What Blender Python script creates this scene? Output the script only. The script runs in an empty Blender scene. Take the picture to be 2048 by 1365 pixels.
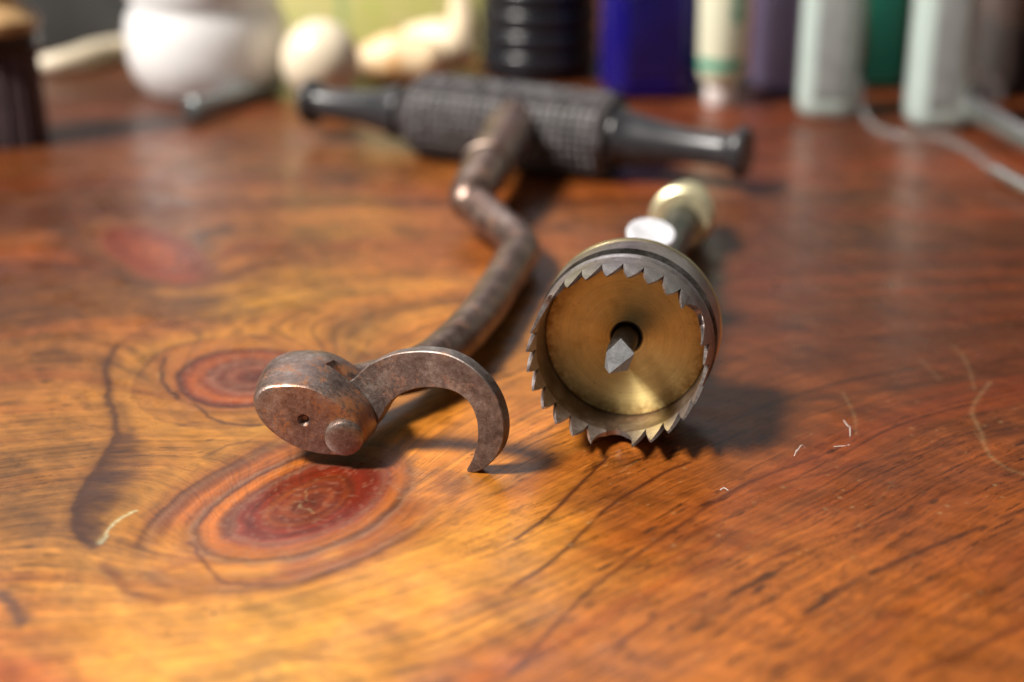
import bpy, bmesh, math, random
import numpy as np
from mathutils import Vector, Matrix
random.seed(7); rng = np.random.default_rng(11)
SC = bpy.context.scene
C = SC.collection
CM = 0.01                                  # everything below is written in centimetres
R = math.radians

# ------------------------------------------------------------------ camera
PITCH = R(21.3); F = 3150.0; CAMH = 8.8; W2, H2 = 1024.0, 682.5
cam = bpy.data.cameras.new('camera'); camo = bpy.data.objects.new('camera', cam); C.objects.link(camo)
camo.location = (0, 0, CAMH*CM); camo.rotation_euler = (math.pi/2-PITCH, 0, 0)
cam.sensor_width = 22.3; cam.lens = F/2048*22.3; cam.clip_start = 0.01; cam.clip_end = 30
cam.dof.use_dof = True; cam.dof.focus_distance = 0.199; cam.dof.aperture_fstop = 6.6; cam.dof.aperture_blades = 7
SC.camera = camo
# ------------------------------------------------------------------ light
SC.view_settings.view_transform = 'Standard'; SC.view_settings.look = 'None'
SC.view_settings.exposure = 0.0; SC.view_settings.gamma = 1.0
wd = bpy.data.worlds.new('World'); SC.world = wd; wd.use_nodes = True
bgn = wd.node_tree.nodes['Background']; bgn.inputs[0].default_value = (0.9, 0.86, 0.82, 1); bgn.inputs[1].default_value = 0.11
def area(name, loc, target, sx, sy, watts, col):
    l = bpy.data.lights.new(name, 'AREA'); l.shape = 'RECTANGLE'; l.size = sx; l.size_y = sy; l.energy = watts; l.color = col
    o = bpy.data.objects.new(name, l); C.objects.link(o); o.location = loc
    o.rotation_euler = (Vector(target)-Vector(loc)).to_track_quat('-Z', 'Y').to_euler(); return o
area('window_light', (-1.50, -0.42, 2.05), (0.01, 0.25, 0.0), 0.52, 0.52, 168, (1.0, 0.945, 0.87))
area('back_window_light', (-0.35, 1.60, 1.25), (0, 0.3, 0), 1.3, 0.9, 6.0, (0.95, 0.95, 1.0))

# ------------------------------------------------------------------ photo point -> place in the room (cm)
cp, sp_ = math.cos(PITCH), math.sin(PITCH)
def ray(px, py):
    u = (px-W2)/F; v = -(py-H2)/F
    return Vector((u, cp+v*sp_, -sp_+v*cp))
def at(px, py, z=0.0):
    r = ray(px, py); t = (z-CAMH)/r.z
    return Vector((0, 0, CAMH))+r*t
def onplane(px, py, p0, n):
    r = ray(px, py); o = Vector((0, 0, CAMH)); t = (p0-o).dot(n)/r.dot(n); return o+r*t
def aty(px, py, y):
    r = ray(px, py); return Vector((0, 0, CAMH))+r*(y/r.y)

# ------------------------------------------------------------------ materials
def lin(c):
    return tuple((x/255/12.92 if x/255 <= .04045 else ((x/255+.055)/1.055)**2.4) for x in c)+(1,)
class NT:
    def __init__(s, name):
        s.m = bpy.data.materials.new(name); s.m.use_nodes = True; s.t = s.m.node_tree
        s.b = s.t.nodes['Principled BSDF']; s.tc = s.n('ShaderNodeTexCoord')
        s.mp = s.n('ShaderNodeMapping'); s.mp.inputs['Scale'].default_value = (100, 100, 100)
        s.l(s.tc.outputs['Object'], s.mp.inputs['Vector'])
    def n(s, k, **kw):
        x = s.t.nodes.new(k)
        for a, b in kw.items(): setattr(x, a, b)
        return x
    def l(s, a, b): s.t.links.new(a, b)
    def noise(s, scale, detail=4, rough=.55, vec=None, dist=0):
        x = s.n('ShaderNodeTexNoise'); x.inputs['Scale'].default_value = scale; x.inputs['Detail'].default_value = detail
        x.inputs['Roughness'].default_value = rough; x.inputs['Distortion'].default_value = dist
        s.l(vec or s.mp.outputs[0], x.inputs['Vector']); return x.outputs['Fac']
    def ramp(s, fac, stops, interp='LINEAR'):
        x = s.n('ShaderNodeValToRGB'); x.color_ramp.interpolation = interp; e = x.color_ramp.elements
        while len(e) < len(stops): e.new(0.5)
        for i, (p, c) in enumerate(stops):
            e[i].position = p; e[i].color = c if len(c) == 4 else tuple(c)+(1,)
        s.l(fac, x.inputs[0]); return x.outputs[0]
    def mix(s, fac, a, b, mode='MIX'):
        x = s.n('ShaderNodeMix', data_type='RGBA', blend_type=mode)
        for sock, v in ((0, fac), (6, a), (7, b)):
            if isinstance(v, (int, float)): x.inputs[sock].default_value = v
            elif isinstance(v, tuple): x.inputs[sock].default_value = v
            else: s.l(v, x.inputs[sock])
        return x.outputs[2]
    def math(s, op, a, b=0.0, clamp=False):
        x = s.n('ShaderNodeMath', operation=op); x.use_clamp = clamp
        for i, v in enumerate((a, b)):
            if isinstance(v, (int, float)): x.inputs[i].default_value = v
            else: s.l(v, x.inputs[i])
        return x.outputs[0]
    def set(s, **kw):
        for k, v in kw.items():
            i = s.b.inputs[k.replace('_', ' ')]
            if isinstance(v, (int, float, tuple)): i.default_value = v
            else: s.l(v, i)
        return s
    def bump(s, h, strength=.2, dist=.0002, normal=None):
        x = s.n('ShaderNodeBump'); x.inputs['Strength'].default_value = strength; x.inputs['Distance'].default_value = dist
        s.l(h, x.inputs['Height'])
        if normal: s.l(normal, x.inputs['Normal'])
        s.l(x.outputs[0], s.b.inputs['Normal']); return x.outputs[0]

def g(v): return (v, v, v, 1)
def steel(name, dark, mid, light, rust=.62, metal=.9, rough=(.36, .6), scale=1.0, pit=.35, spot=None):
    s = NT(name)
    n1 = s.noise(2.2*scale, 5, .6); n2 = s.noise(14*scale, 6, .7); n3 = s.noise(60*scale, 3, .6)
    base = s.ramp(s.math('ADD', s.math('MULTIPLY', n1, .62), s.math('MULTIPLY', n2, .38)), [(.34, dark), (.5, mid), (.66, light)])
    spk = s.ramp(n3, [(.32, g(.76)), (.5, g(1)), (.68, g(1.2))])
    base = s.mix(1.0, base, spk, 'MULTIPLY')
    r = s.math('MULTIPLY', s.noise(3.1*scale, 3, .5, dist=.6), s.noise(22*scale, 5, .75))
    rm = s.ramp(r, [(rust*.42, g(0)), (rust*.56, g(1))])
    if spot:
        vd = s.n('ShaderNodeVectorMath', operation='DISTANCE'); s.l(s.mp.outputs[0], vd.inputs[0]); vd.inputs[1].default_value = spot
        sm_ = s.math('MULTIPLY', s.ramp(vd.outputs['Value'], [(.22, g(1)), (.42, g(0))]), s.ramp(n2, [(.40, g(.1)), (.52, g(1))]))
        rm = s.math('MAXIMUM', rm, sm_)
    base = s.mix(s.math('MULTIPLY', rm, .85 if spot else .55), base, (.36, .13, .035, 1) if spot else (.27, .10, .035, 1))
    sc2 = s.ramp(s.noise(95*scale, 2, .5), [(.66, g(0)), (.72, g(.5))]); base = s.mix(sc2, base, (.55, .48, .42, 1))
    s.set(Base_Color=base, Metallic=s.math('SUBTRACT', metal, s.math('MULTIPLY', rm, .45)),
          Roughness=s.ramp(s.math('ADD', s.math('MULTIPLY', n2, .6), s.math('MULTIPLY', n3, .4)), [(.3, g(rough[0])), (.7, g(rough[1]))]))
    s.bump(s.math('ADD', n2, s.math('MULTIPLY', n3, .7)), pit, .00012)
    return s.m
M = {}
M['key_steel'] = steel('brown_patinated_steel', (.12, .078, .062), (.28, .20, .165), (.46, .38, .33), rust=.64)
M['claw_steel'] = steel('grey_brown_steel', (.10, .078, .072), (.23, .19, .175), (.42, .38, .35), rust=.68, rough=(.38, .62))
M['shaft_steel'] = steel('dark_brown_steel', (.12, .075, .06), (.25, .17, .14), (.44, .34, .29), rust=.66, rough=(.26, .44))
M['screw_steel'] = steel('worn_screw_steel', (.18, .14, .12), (.34, .28, .25), (.52, .46, .42), rust=.72, rough=(.3, .5))
M['saw_steel'] = steel('brushed_brown_steel', (.22, .17, .155), (.42, .36, .34), (.60, .54, .52), rust=.8, rough=(.28, .44), pit=.15)
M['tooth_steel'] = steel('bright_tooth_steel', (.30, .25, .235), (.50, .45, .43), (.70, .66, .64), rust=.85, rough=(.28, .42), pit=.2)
M['inner_steel'] = steel('dark_inner_steel', (.09, .06, .045), (.20, .14, .10), (.42, .34, .27), rust=.75, rough=(.3, .55), pit=.3)  # darker brown steel for the inner wall
M['pin_steel'] = steel('ground_pin_steel', (.24, .24, .25), (.36, .37, .38), (.5, .5, .52), rust=.95, metal=.7, rough=(.4, .55), pit=.2)
M['pin_groove_dark'] = steel('dark_pin_groove_shade', (.05, .045, .04), (.12, .11, .10), (.25, .23, .22), rust=.9, rough=(.3, .5))
M['saw_shaft'] = steel('green_grey_steel', (.045, .05, .042), (.11, .115, .10), (.2, .2, .18), rust=.8, rough=(.3, .45), pit=.2)

def brass(name, aniso=0.0, tone=(.68, .42, .12)):
    s = NT(name)
    n1 = s.noise(1.6, 4, .6); n2 = s.noise(25, 4, .6)
    base = s.ramp(n1, [(.3, tuple(x*.72 for x in tone)), (.62, tone)])
    base = s.mix(s.ramp(n2, [(.62, g(0)), (.72, g(.5))]), base, (.25, .15, .05, 1))
    s.set(Base_Color=base, Metallic=1.0, Roughness=.3)
    if aniso:
        # turned concentric grooves
        v = s.n('ShaderNodeSeparateXYZ'); s.l(s.mp.outputs[0], v.inputs[0])
        r = s.math('SQRT', s.math('ADD', s.math('MULTIPLY', v.outputs[0], v.outputs[0]), s.math('MULTIPLY', v.outputs[1], v.outputs[1])))
        cv = s.n('ShaderNodeCombineXYZ'); s.l(r, cv.inputs[0])
        gr = s.noise(38, 3, .7, vec=cv.outputs[0]); s.bump(gr, .35, .00008)
        tn = s.n('ShaderNodeTangent', direction_type='RADIAL', axis='Z')
        s.l(tn.outputs[0], s.b.inputs['Tangent']); s.set(Anisotropic=aniso, Roughness=.5); s.b.inputs['Anisotropic Rotation'].default_value = .25
        gb = s.ramp(gr, [(.3, g(.8)), (.7, g(1.1))]); base = s.mix(1.0, base, gb, 'MULTIPLY')
        dirt = s.math('MULTIPLY', s.ramp(s.math('MULTIPLY', r, .8), [(.68, g(0)), (.86, g(1))]), s.ramp(s.noise(9, 5, .7), [(.35, g(.15)), (.6, g(1))]))
        tar = s.ramp(s.noise(2.6, 5, .6, dist=.8), [(.56, g(0)), (.7, g(.25))])
        s.set(Base_Color=s.mix(s.math('MAXIMUM', dirt, tar), base, (.30, .15, .04, 1)))
    return s.m
M['brass'] = brass('aged_brass', tone=(.86, .74, .42)); M['brass_plate'] = brass('turned_brass', .88, tone=(.98, .80, .36))

def plain(name, col, rough=.5, metal=0.0, var=.15, scale=3.0, **kw):
    s = NT(name); c = tuple(col[:3])
    n = s.noise(scale, 4, .6)
    s.set(Base_Color=s.ramp(n, [(.3, tuple(x*(1-var) for x in c)), (.7, tuple(min(1, x*(1+var)) for x in c))]), Roughness=rough, Metallic=metal, **kw)
    return s.m
M['pale_brass'] = plain('pale_brass', (.78, .71, .46), .42, .8, .2, 6)
M['ebony'] = plain('ebony_wood', (.028, .028, .032), .32, var=.35, scale=5)
s = NT('ebony_chequered')
n = s.noise(6, 4, .6); s.set(Base_Color=s.ramp(n, [(.3, (.03, .027, .03)), (.7, (.085, .075, .077))]), Roughness=.5); M['chequer'] = s.m
M['white_metal'] = plain('polished_white_metal', (.66, .66, .70), .45, .25, .22, 9)
M['milk_glass'] = plain('white_opal_glass', (.96, .965, .98), .3, 0, .01, Coat_Weight=.3, Subsurface_Weight=.7, Subsurface_Scale=.03, Subsurface_Radius=(1.0, 1.0, 1.0))
M['lid_white'] = plain('white_lid', (.9, .92, .94), .4, 0, .03)
M['black_gloss'] = plain('black_gloss', (.012, .013, .018), .24, 0, .2)
M['tan_wood'] = plain('tan_turned_wood', (.42, .26, .12), .45, 0, .3, 4)
M['bristle'] = plain('dark_bristle', (.14, .10, .11), .45, 0, .4, 8)
M['ivory'] = plain('ivory', (.76, .66, .50), .35, 0, .1, 2)
M['cream'] = plain('cream_shell', (.80, .66, .46), .45, 0, .14, 1.2)
M['dark_box'] = plain('dark_grey_board', (.05, .052, .052), .6, 0, .25, .5)
M['brown_board'] = plain('red_brown_board', (.12, .05, .03), .5, 0, .3, .8)
M['black_board'] = plain('black_board', (.012, .011, .012), .5, 0, .3, .8)
M['grey_metal'] = plain('grey_metal', (.26, .29, .30), .4, .5, .2, 3)
M['silver'] = plain('silver', (.82, .80, .78), .22, 1, .06, 2)
M['wall'] = plain('plaster_wall', (.20, .19, .18), .8, 0, .2, .05)
M['lint'] = plain('white_lint', (.75, .74, .72), .8, 0, .05)
s = NT('cream_orange_shell')
n = s.noise(.75, 3, .6, dist=.4); s.set(Base_Color=s.ramp(n, [(.35, (.80, .66, .45)), (.52, (.82, .60, .36)), (.66, (.70, .38, .14))]), Roughness=.45); M['stained'] = s.m
def glass(name, col, rough=.12, trans=.9, ior=1.45, **kw):
    s = NT(name); n = s.noise(1.5, 3, .5)
    s.set(Base_Color=s.ramp(n, [(.3, tuple(x*.92 for x in col)), (.7, col)]), Roughness=rough, IOR=ior, **kw)
    s.b.inputs['Transmission Weight'].default_value = trans
    return s.m
M['cobalt'] = glass('cobalt_glass', (.018, .012, .30), .12, .5)
M['violet'] = glass('violet_glass', (.50, .42, .68), .15, .4)
M['aqua'] = glass('frosted_aqua_glass', (.76, .90, .86), .25, .45, Coat_Weight=.6); M['pale_core'] = plain('pale_light_core', (.66, .67, .69), .8, 0, .1, 2); M['shade_grey'] = plain('grey_shade_panel', (.30, .325, .32), .3, 0, .15, 2); M['shade_navy'] = plain('navy_shade_panel', (.010, .008, .09), .15, 0, .3, 1); M['navy'] = plain('navy_shade_core', (.01, .008, .06), .4)  # core and panel colours carry the light and shade of the glass
M['green_glass'] = glass('bottle_green_glass', (.02, .17, .115), .12, .5)
M['clear'] = glass('clear_glass', (.9, .88, .86), .1, .92)
# packet: yellow green print with a green stripe
s = NT('yellow_green_print')
v = s.n('ShaderNodeSeparateXYZ'); s.l(s.mp.outputs[0], v.inputs[0])
n = s.noise(.9, 3, .5); c = s.ramp(n, [(.35, (.68, .70, .22)), (.55, (.78, .72, .32)), (.7, (.56, .66, .2))])
st = s.math('MULTIPLY', s.math('GREATER_THAN', v.outputs[0], -1.05), s.math('LESS_THAN', v.outputs[0], -.78))
s.set(Base_Color=s.mix(s.math('MULTIPLY', st, .6), c, (.30, .50, .20, 1)), Roughness=.55); M['packet'] = s.m
# tube with green print
s = NT('cream_tube_green_print')
v = s.n('ShaderNodeSeparateXYZ'); s.l(s.mp.outputs[0], v.inputs[0])
x, z = v.outputs[0], v.outputs[2]
band = s.math('MULTIPLY', s.math('GREATER_THAN', z, .95), s.math('LESS_THAN', z, 1.22))
col = s.math('MULTIPLY', s.math('MULTIPLY', s.math('GREATER_THAN', x, .14), s.math('LESS_THAN', x, .42)), s.math('GREATER_THAN', z, 2.1))
wv = s.n('ShaderNodeTexNoise'); wv.inputs['Scale'].default_value = 7; s.l(s.mp.outputs[0], wv.inputs['Vector'])
col = s.math('MULTIPLY', col, s.math('GREATER_THAN', wv.outputs['Fac'], .44))
pr = s.math('ADD', band, col, True)
s.set(Base_Color=s.mix(pr, (.74, .74, .56, 1), (.05, .36, .24, 1)), Roughness=.4); M['tube'] = s.m

# ------------------------------------------------------------------ object helpers
def thing(name, label, cat, loc=(0, 0, 0), group=None, mat=None):
    o = bpy.data.objects.new(name, None); C.objects.link(o)
    o.empty_display_size = .01
    if mat is not None: o.matrix_world = mat
    else: o.location = Vector(loc)*CM
    o['label'] = label; o['category'] = cat
    if group: o['group'] = group
    o['_org'] = list(loc) if mat is None else [0, 0, 0]
    return o
def finish(me, m, angle=35, smooth=True):
    if m is not None: me.materials.append(m)
    if smooth:
        me.polygons.foreach_set('use_smooth', [True]*len(me.polygons)); me.set_sharp_from_angle(angle=R(angle))
    me.update()
def make(name, vf, m, parent=None, angle=35, smooth=True, label=None):
    """vf = (verts in cm, faces); verts in room space for things placed by location, in the thing's own space when it has a matrix."""
    vs, fs = vf; top = parent
    while top is not None and '_org' not in top: top = top.parent
    org = Vector(top['_org']) if top is not None else Vector()
    me = bpy.data.meshes.new(name)
    me.from_pydata([tuple((Vector(v)-org)*CM) for v in vs], [], fs)
    bm = bmesh.new(); bm.from_mesh(me); bmesh.ops.recalc_face_normals(bm, faces=bm.faces); bm.to_mesh(me); bm.free()
    finish(me, m, angle, smooth)
    o = bpy.data.objects.new(name, me); C.objects.link(o); o.parent = parent
    if label: o['label'] = label
    return o
def solo(o, label, cat, group=None):
    o['label'] = label; o['category'] = cat
    if group: o['group'] = group
    return o
def lathe(prof, origin=(0, 0, 0), axis=(0, 0, 1), seg=48, up=(0, 0, 1), rfun=None):
    """prof = [(s, r)] along the axis; ends with r = 0 close."""
    a = Vector(axis).normalized(); u = Vector(up)
    if abs(a.dot(u)) > .95: u = Vector((1, 0, 0))
    e1 = a.cross(u).normalized(); e2 = e1.cross(a).normalized(); o = Vector(origin)
    vs, fs, rings = [], [], []
    for s_, r_ in prof:
        if r_ <= 1e-6: rings.append([len(vs)]); vs.append(o+a*s_)
        else:
            ring = []
            for k in range(seg):
                t = 2*math.pi*k/seg; rr = r_*(rfun(s_, t) if rfun else 1)
                ring.append(len(vs)); vs.append(o+a*s_+(e1*math.cos(t)+e2*math.sin(t))*rr)
            rings.append(ring)
    for A, B in zip(rings, rings[1:]):
        if len(A) == 1 and len(B) == 1: continue
        for k in range(seg):
            k2 = (k+1) % seg
            if len(A) == 1: fs.append((A[0], B[k], B[k2]))
            elif len(B) == 1: fs.append((A[k], B[0], A[k2]))
            else: fs.append((A[k], B[k], B[k2], A[k2]))
    return vs, fs
def catmull(pts, n=12):
    P = [Vector(p) for p in pts]; P = [2*P[0]-P[1]]+P+[2*P[-1]-P[-2]]; out = []
    for i in range(1, len(P)-2):
        for k in range(n):
            t = k/n; a, b, c, d = P[i-1:i+3]
            out.append(.5*((2*b)+(c-a)*t+(2*a-5*b+4*c-d)*t*t+(3*b-a-3*c+d)*t**3))
    out.append(P[-2]); return out
def tube(pts, rad, seg=24, n=12, cap=True):
    """pts with a radius each; smooth path."""
    ext = [Vector((p[0], p[1], p[2])) for p in pts]; path = catmull(ext, n) if n > 1 else ext
    if isinstance(rad, (int, float)): rr = [rad]*len(path)
    else:
        rr = []; m_ = len(path)-1
        for i in range(len(path)):
            f = i/m_*(len(rad)-1); j = min(int(f), len(rad)-2); rr.append(rad[j]+(rad[j+1]-rad[j])*(f-j))
    vs, fs = [], []; u = None; N = len(path)
    for i, p in enumerate(path):
        t = (path[min(i+1, N-1)]-path[max(i-1, 0)]).normalized()
        if u is None: u = t.cross(Vector((0, 0, 1))); u = u.normalized() if u.length > .1 else Vector((1, 0, 0))
        u = (u-t*u.dot(t)).normalized(); w = t.cross(u)
        for k in range(seg):
            a = 2*math.pi*k/seg; vs.append(p+(u*math.cos(a)+w*math.sin(a))*rr[i])
    for i in range(N-1):
        for k in range(seg):
            fs.append((i*seg+k, i*seg+(k+1) % seg, (i+1)*seg+(k+1) % seg, (i+1)*seg+k))
    if cap: fs.append(tuple(range(seg))); fs.append(tuple((N-1)*seg+k for k in range(seg)))
    return vs, fs
def box(cx, cy, z0, sx, sy, sz, rz=0, bev=.08):
    bm = bmesh.new(); bmesh.ops.create_cube(bm, size=1)
    for v in bm.verts: v.co = Vector((v.co.x*sx, v.co.y*sy, (v.co.z+.5)*sz))
    if bev: bmesh.ops.bevel(bm, geom=bm.edges[:], offset=bev, segments=3, profile=.5, affect='EDGES')
    rot = Matrix.Rotation(rz, 4, 'Z')
    vs = [rot @ v.co+Vector((cx, cy, z0)) for v in bm.verts]; bm.verts.index_update()
    fs = [tuple(v.index for v in f.verts) for f in bm.faces]; bm.free(); return vs, fs
def smooth_loop(P, n=6):
    N = len(P); out = []
    for i in range(N):
        a, b, c, d = [Vector(P[(i+k) % N]) for k in (-1, 0, 1, 2)]
        for k in range(n):
            t = k/n; out.append(.5*((2*b)+(c-a)*t+(2*a-5*b+4*c-d)*t*t+(3*b-a-3*c+d)*t**3))
    return out
def stack(loops, caps=(True, True)):
    n = len(loops[0]); vs = [v for L in loops for v in L]; fs = []
    for i in range(len(loops)-1):
        for k in range(n): fs.append((i*n+k, i*n+(k+1) % n, (i+1)*n+(k+1) % n, (i+1)*n+k))
    if caps[0]: fs.append(tuple(range(n)))
    if caps[1]: fs.append(tuple((len(loops)-1)*n+k for k in range(n)))
    return vs, fs
def cut(o, cutter_vf, mat=None):
    """carve a solid out of o for good; the cutter is thrown away."""
    k = make('cutter', cutter_vf, None, o.parent, smooth=False)
    md = o.modifiers.new('cut', 'BOOLEAN'); md.object = k; md.operation = 'DIFFERENCE'; md.solver = 'EXACT'
    dg = bpy.context.evaluated_depsgraph_get(); dg.update()
    me = bpy.data.meshes.new_from_object(o.evaluated_get(dg)); o.modifiers.clear()
    old = o.data; o.data = me; bpy.data.meshes.remove(old); kd = k.data; bpy.data.objects.remove(k); bpy.data.meshes.remove(kd)
    me.polygons.foreach_set('use_smooth', [True]*len(me.polygons)); me.set_sharp_from_angle(angle=R(35)); me.update()

# ================================================================== the table top
def vnoise(x, y, seed=0):
    """smooth value noise on arrays"""
    r = np.random.default_rng(seed); T = r.random((256, 256)).astype(np.float32)
    xi = np.floor(x).astype(int); yi = np.floor(y).astype(int); fx = x-xi; fy = y-yi
    fx = fx*fx*(3-2*fx); fy = fy*fy*(3-2*fy)
    a = T[xi & 255, yi & 255]; b = T[(xi+1) & 255, yi & 255]; c = T[xi & 255, (yi+1) & 255]; d = T[(xi+1) & 255, (yi+1) & 255]
    return (a*(1-fx)+b*fx)*(1-fy)+(c*(1-fx)+d*fx)*fy
def fbm(x, y, seed=0, o=4, g_=.5):
    s_ = 0; a = 1; t = 0
    for i in range(o):
        s_ = s_+a*vnoise(x*2**i+17.3*i, y*2**i+5.1*i, seed+i); t += a; a *= g_
    return s_/t
def ss(a, b, x):
    t = np.clip((x-a)/(b-a), 0, 1); return t*t*(3-2*t)
def L3(c): return np.array(lin(c)[:3])
xs = np.concatenate([np.arange(-40, -9, .8), np.arange(-9, 9, .025), np.arange(9, 60.1, .8)])
ys = [4.0]
while ys[-1] < 11.5: ys.append(ys[-1]+.3)
while ys[-1] < 66: ys.append(ys[-1]+max(.028, .028*(ys[-1]/20)**2.6))
ys = np.array(ys)
X, Y = np.meshgrid(xs, ys)                     # [row y, col x]
wx = X+.35*(fbm(X*.35, Y*.35, 3)-.5)+.05*(fbm(X*2.5, Y*2.5, 5)-.5); wy = Y+.6*(fbm(X*.3+9, Y*.3, 4)-.5)+.06*(fbm(X*2.5+4, Y*2.5, 6)-.5)
near = ss(29, 19, Y)
slope = near*(.30+.62*ss(-2.2, 1.2, X)-.22*ss(3, 7, X))+.04
sh = np.cumsum(slope*np.gradient(xs)[None, :], axis=1); i0 = np.argmin(abs(xs)); sh = sh-sh[:, i0:i0+1]
U = wy-sh                                      # growth coordinate, constant along the grain
def ell(c, p1, p2):
    c = at(*c); a = at(*p1)-c; b = at(*p2)-c
    Mi = np.linalg.inv(np.array([[a.x, b.x], [a.y, b.y]])); dx = wx-c.x; dy = wy-c.y
    u = Mi[0, 0]*dx+Mi[0, 1]*dy; v = Mi[1, 0]*dx+Mi[1, 1]*dy
    return np.sqrt(u*u+v*v), np.arctan2(v, u)
dA, tA = ell((612, 1012), (792, 938), (668, 1078))     # knot below the key
dB, tB = ell((520, 752), (690, 748), (505, 815))       # knot behind it
dC, tC = ell((305, 508), (412, 545), (285, 552))       # far red knot
U = U+2.6*np.exp(-(dA/1.55)**2)+2.6*np.exp(-(dB/1.5)**2)+1.6*np.exp(-(dC/1.3)**2)
# broad colour of the wood
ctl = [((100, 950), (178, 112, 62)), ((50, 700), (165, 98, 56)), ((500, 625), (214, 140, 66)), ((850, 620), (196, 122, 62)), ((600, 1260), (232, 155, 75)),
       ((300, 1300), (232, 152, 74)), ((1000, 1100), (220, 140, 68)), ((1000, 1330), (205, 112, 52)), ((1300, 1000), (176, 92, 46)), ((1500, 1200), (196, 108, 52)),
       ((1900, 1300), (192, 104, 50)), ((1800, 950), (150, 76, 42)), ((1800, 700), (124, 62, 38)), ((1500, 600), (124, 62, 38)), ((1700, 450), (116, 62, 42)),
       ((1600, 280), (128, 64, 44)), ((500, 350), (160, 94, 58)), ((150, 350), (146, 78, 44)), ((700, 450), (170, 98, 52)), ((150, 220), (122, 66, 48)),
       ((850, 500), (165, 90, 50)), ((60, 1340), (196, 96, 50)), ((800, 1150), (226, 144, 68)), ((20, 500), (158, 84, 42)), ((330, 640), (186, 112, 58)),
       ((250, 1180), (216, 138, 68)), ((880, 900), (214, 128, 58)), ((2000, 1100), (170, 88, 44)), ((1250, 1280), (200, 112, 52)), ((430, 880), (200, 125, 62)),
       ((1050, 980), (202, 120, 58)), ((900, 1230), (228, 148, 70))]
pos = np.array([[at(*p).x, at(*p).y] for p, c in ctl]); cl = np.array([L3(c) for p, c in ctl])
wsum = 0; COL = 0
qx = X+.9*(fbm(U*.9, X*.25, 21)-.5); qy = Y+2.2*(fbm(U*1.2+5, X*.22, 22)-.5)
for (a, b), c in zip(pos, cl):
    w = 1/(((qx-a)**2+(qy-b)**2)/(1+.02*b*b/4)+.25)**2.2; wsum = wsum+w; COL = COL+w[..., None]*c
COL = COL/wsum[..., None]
def blend(mask, c, k=1.0):
    global COL
    m_ = np.clip(mask*k, 0, 1)[..., None]; COL = COL*(1-m_)+L3(c)*m_ if not isinstance(c, np.ndarray) else COL*(1-m_)+c*m_
def mul(m_): 
    global COL
    COL = COL*m_[..., None]
# streaky figure along the grain
f1 = fbm(U*2.2, X*.18+Y*.05, 31); f2 = fbm(U*7, X*.35, 33, 3); f3 = fbm(U*18, X*.9, 35, 2)
knotty = np.clip(1.4-np.minimum(np.minimum(dA, dB), dC)*.5, 0, 1)
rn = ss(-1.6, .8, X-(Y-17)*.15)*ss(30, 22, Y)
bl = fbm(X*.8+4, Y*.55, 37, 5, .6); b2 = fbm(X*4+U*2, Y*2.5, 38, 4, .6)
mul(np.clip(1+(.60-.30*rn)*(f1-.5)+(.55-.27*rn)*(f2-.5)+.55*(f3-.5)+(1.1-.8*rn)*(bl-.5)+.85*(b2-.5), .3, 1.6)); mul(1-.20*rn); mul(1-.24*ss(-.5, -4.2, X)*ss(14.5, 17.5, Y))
red = ss(.50, .68, fbm(U*1.6+3, X*.12, 41)); blend(red*.25, (160, 62, 26))
farst = ss(26, 32, Y)
# brown bands drawn across the middle distance
bd = ss(.52, .66, fbm(U*1.3, X*.10, 44)); blend(bd*ss(20.5, 24, Y)*(1-ss(40, 50, Y))*.5, (92, 44, 26))
# latewood lines
def lines(freq, wdt, seed, dark, mask, jit=.55):
    q = U*freq+jit*fbm(U*.8, X*.25, seed, 2)*2; fr = np.abs(q-np.round(q))
    fade = ss(.36, .62, fbm(q*.5+7, X*.5, seed+1, 3)); wv = wdt*(.5+fbm(U*2, X*1.2, seed+2, 2))
    mul(1-dark*(1-ss(wv*.35, wv, fr))*fade*mask)
rt = ss(-1.6, .8, X-(Y-17)*.15)
lines(1.15, .045, 51, .55, .10+.6*rt); lines(2.7, .08, 55, .34, .22+.4*rt); lines(5.5, .14, 58, .22, np.ones_like(X))
# dark pores, short dashes lying along the grain
def pores(fu, fx_, thr, seed, dark, mask):
    p = fbm(U*fu, (X+.35*Y)*fx_, seed, 2, .45); mul(1-dark*ss(thr, thr+.07, p)*mask)
clus = ss(.46, .66, fbm(U*1.5, X*.45, 61)); 
pores(34, 3.5, .66, 64, .38, .25+.75*ss(.4, .6, fbm(X*.7, Y*.6, 62))); pores(15, 1.5, .74, 63, .65, clus*(.45+.55*rt)); pores(26, 3.0, .74, 66, .5, .3+.7*clus); pores(12, 3.0, .79, 69, .5, clus*rt)
# knots
def knot(d, t, stops, seed, jit=.1, rs_=1.0):
    dd = d*(1+.5*jit*(np.sin(t+seed)*.4+np.sin(2*t+seed*1.7)*.25+np.sin(3*t+seed*.6)*.12))+.14*(fbm(wx*.9, wy*.9, seed+1, 2)-.5)+.05*(fbm(wx*6, wy*6, seed+8)-.5)
    p = [s_[0]*rs_ for s_ in stops]; c = np.array([L3(s_[1]) for s_ in stops]); al = [s_[2] for s_ in stops]
    col = np.stack([np.interp(dd, p, c[:, i]) for i in range(3)], -1); a = np.interp(dd, p, al)*np.clip(1-ss(1.0*rs_, 1.5*rs_, dd)*(.75*ss(.2, .9, np.cos(t+.25))+.7*ss(.35, .75, fbm(wx*1.3, wy*1.3, seed+7))), 0, 1)
    mul(1-.12*a)
    rings = 1+.34*(fbm(dd*9, t*.5+6, seed+2, 2)-.5)*2+.30*(fbm(dd*26, t*1.2+6, seed+4, 2)-.5)*2+.25*(fbm(wx*5, wy*5, seed+5)-.5)
    dd = dd
    blend(a, col*rings[..., None])
OR = (190, 106, 50); YO = (214, 142, 68); RD = (150, 40, 22); DR = (104, 34, 24); MV = (150, 88, 76); BR = (120, 58, 34)
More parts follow.
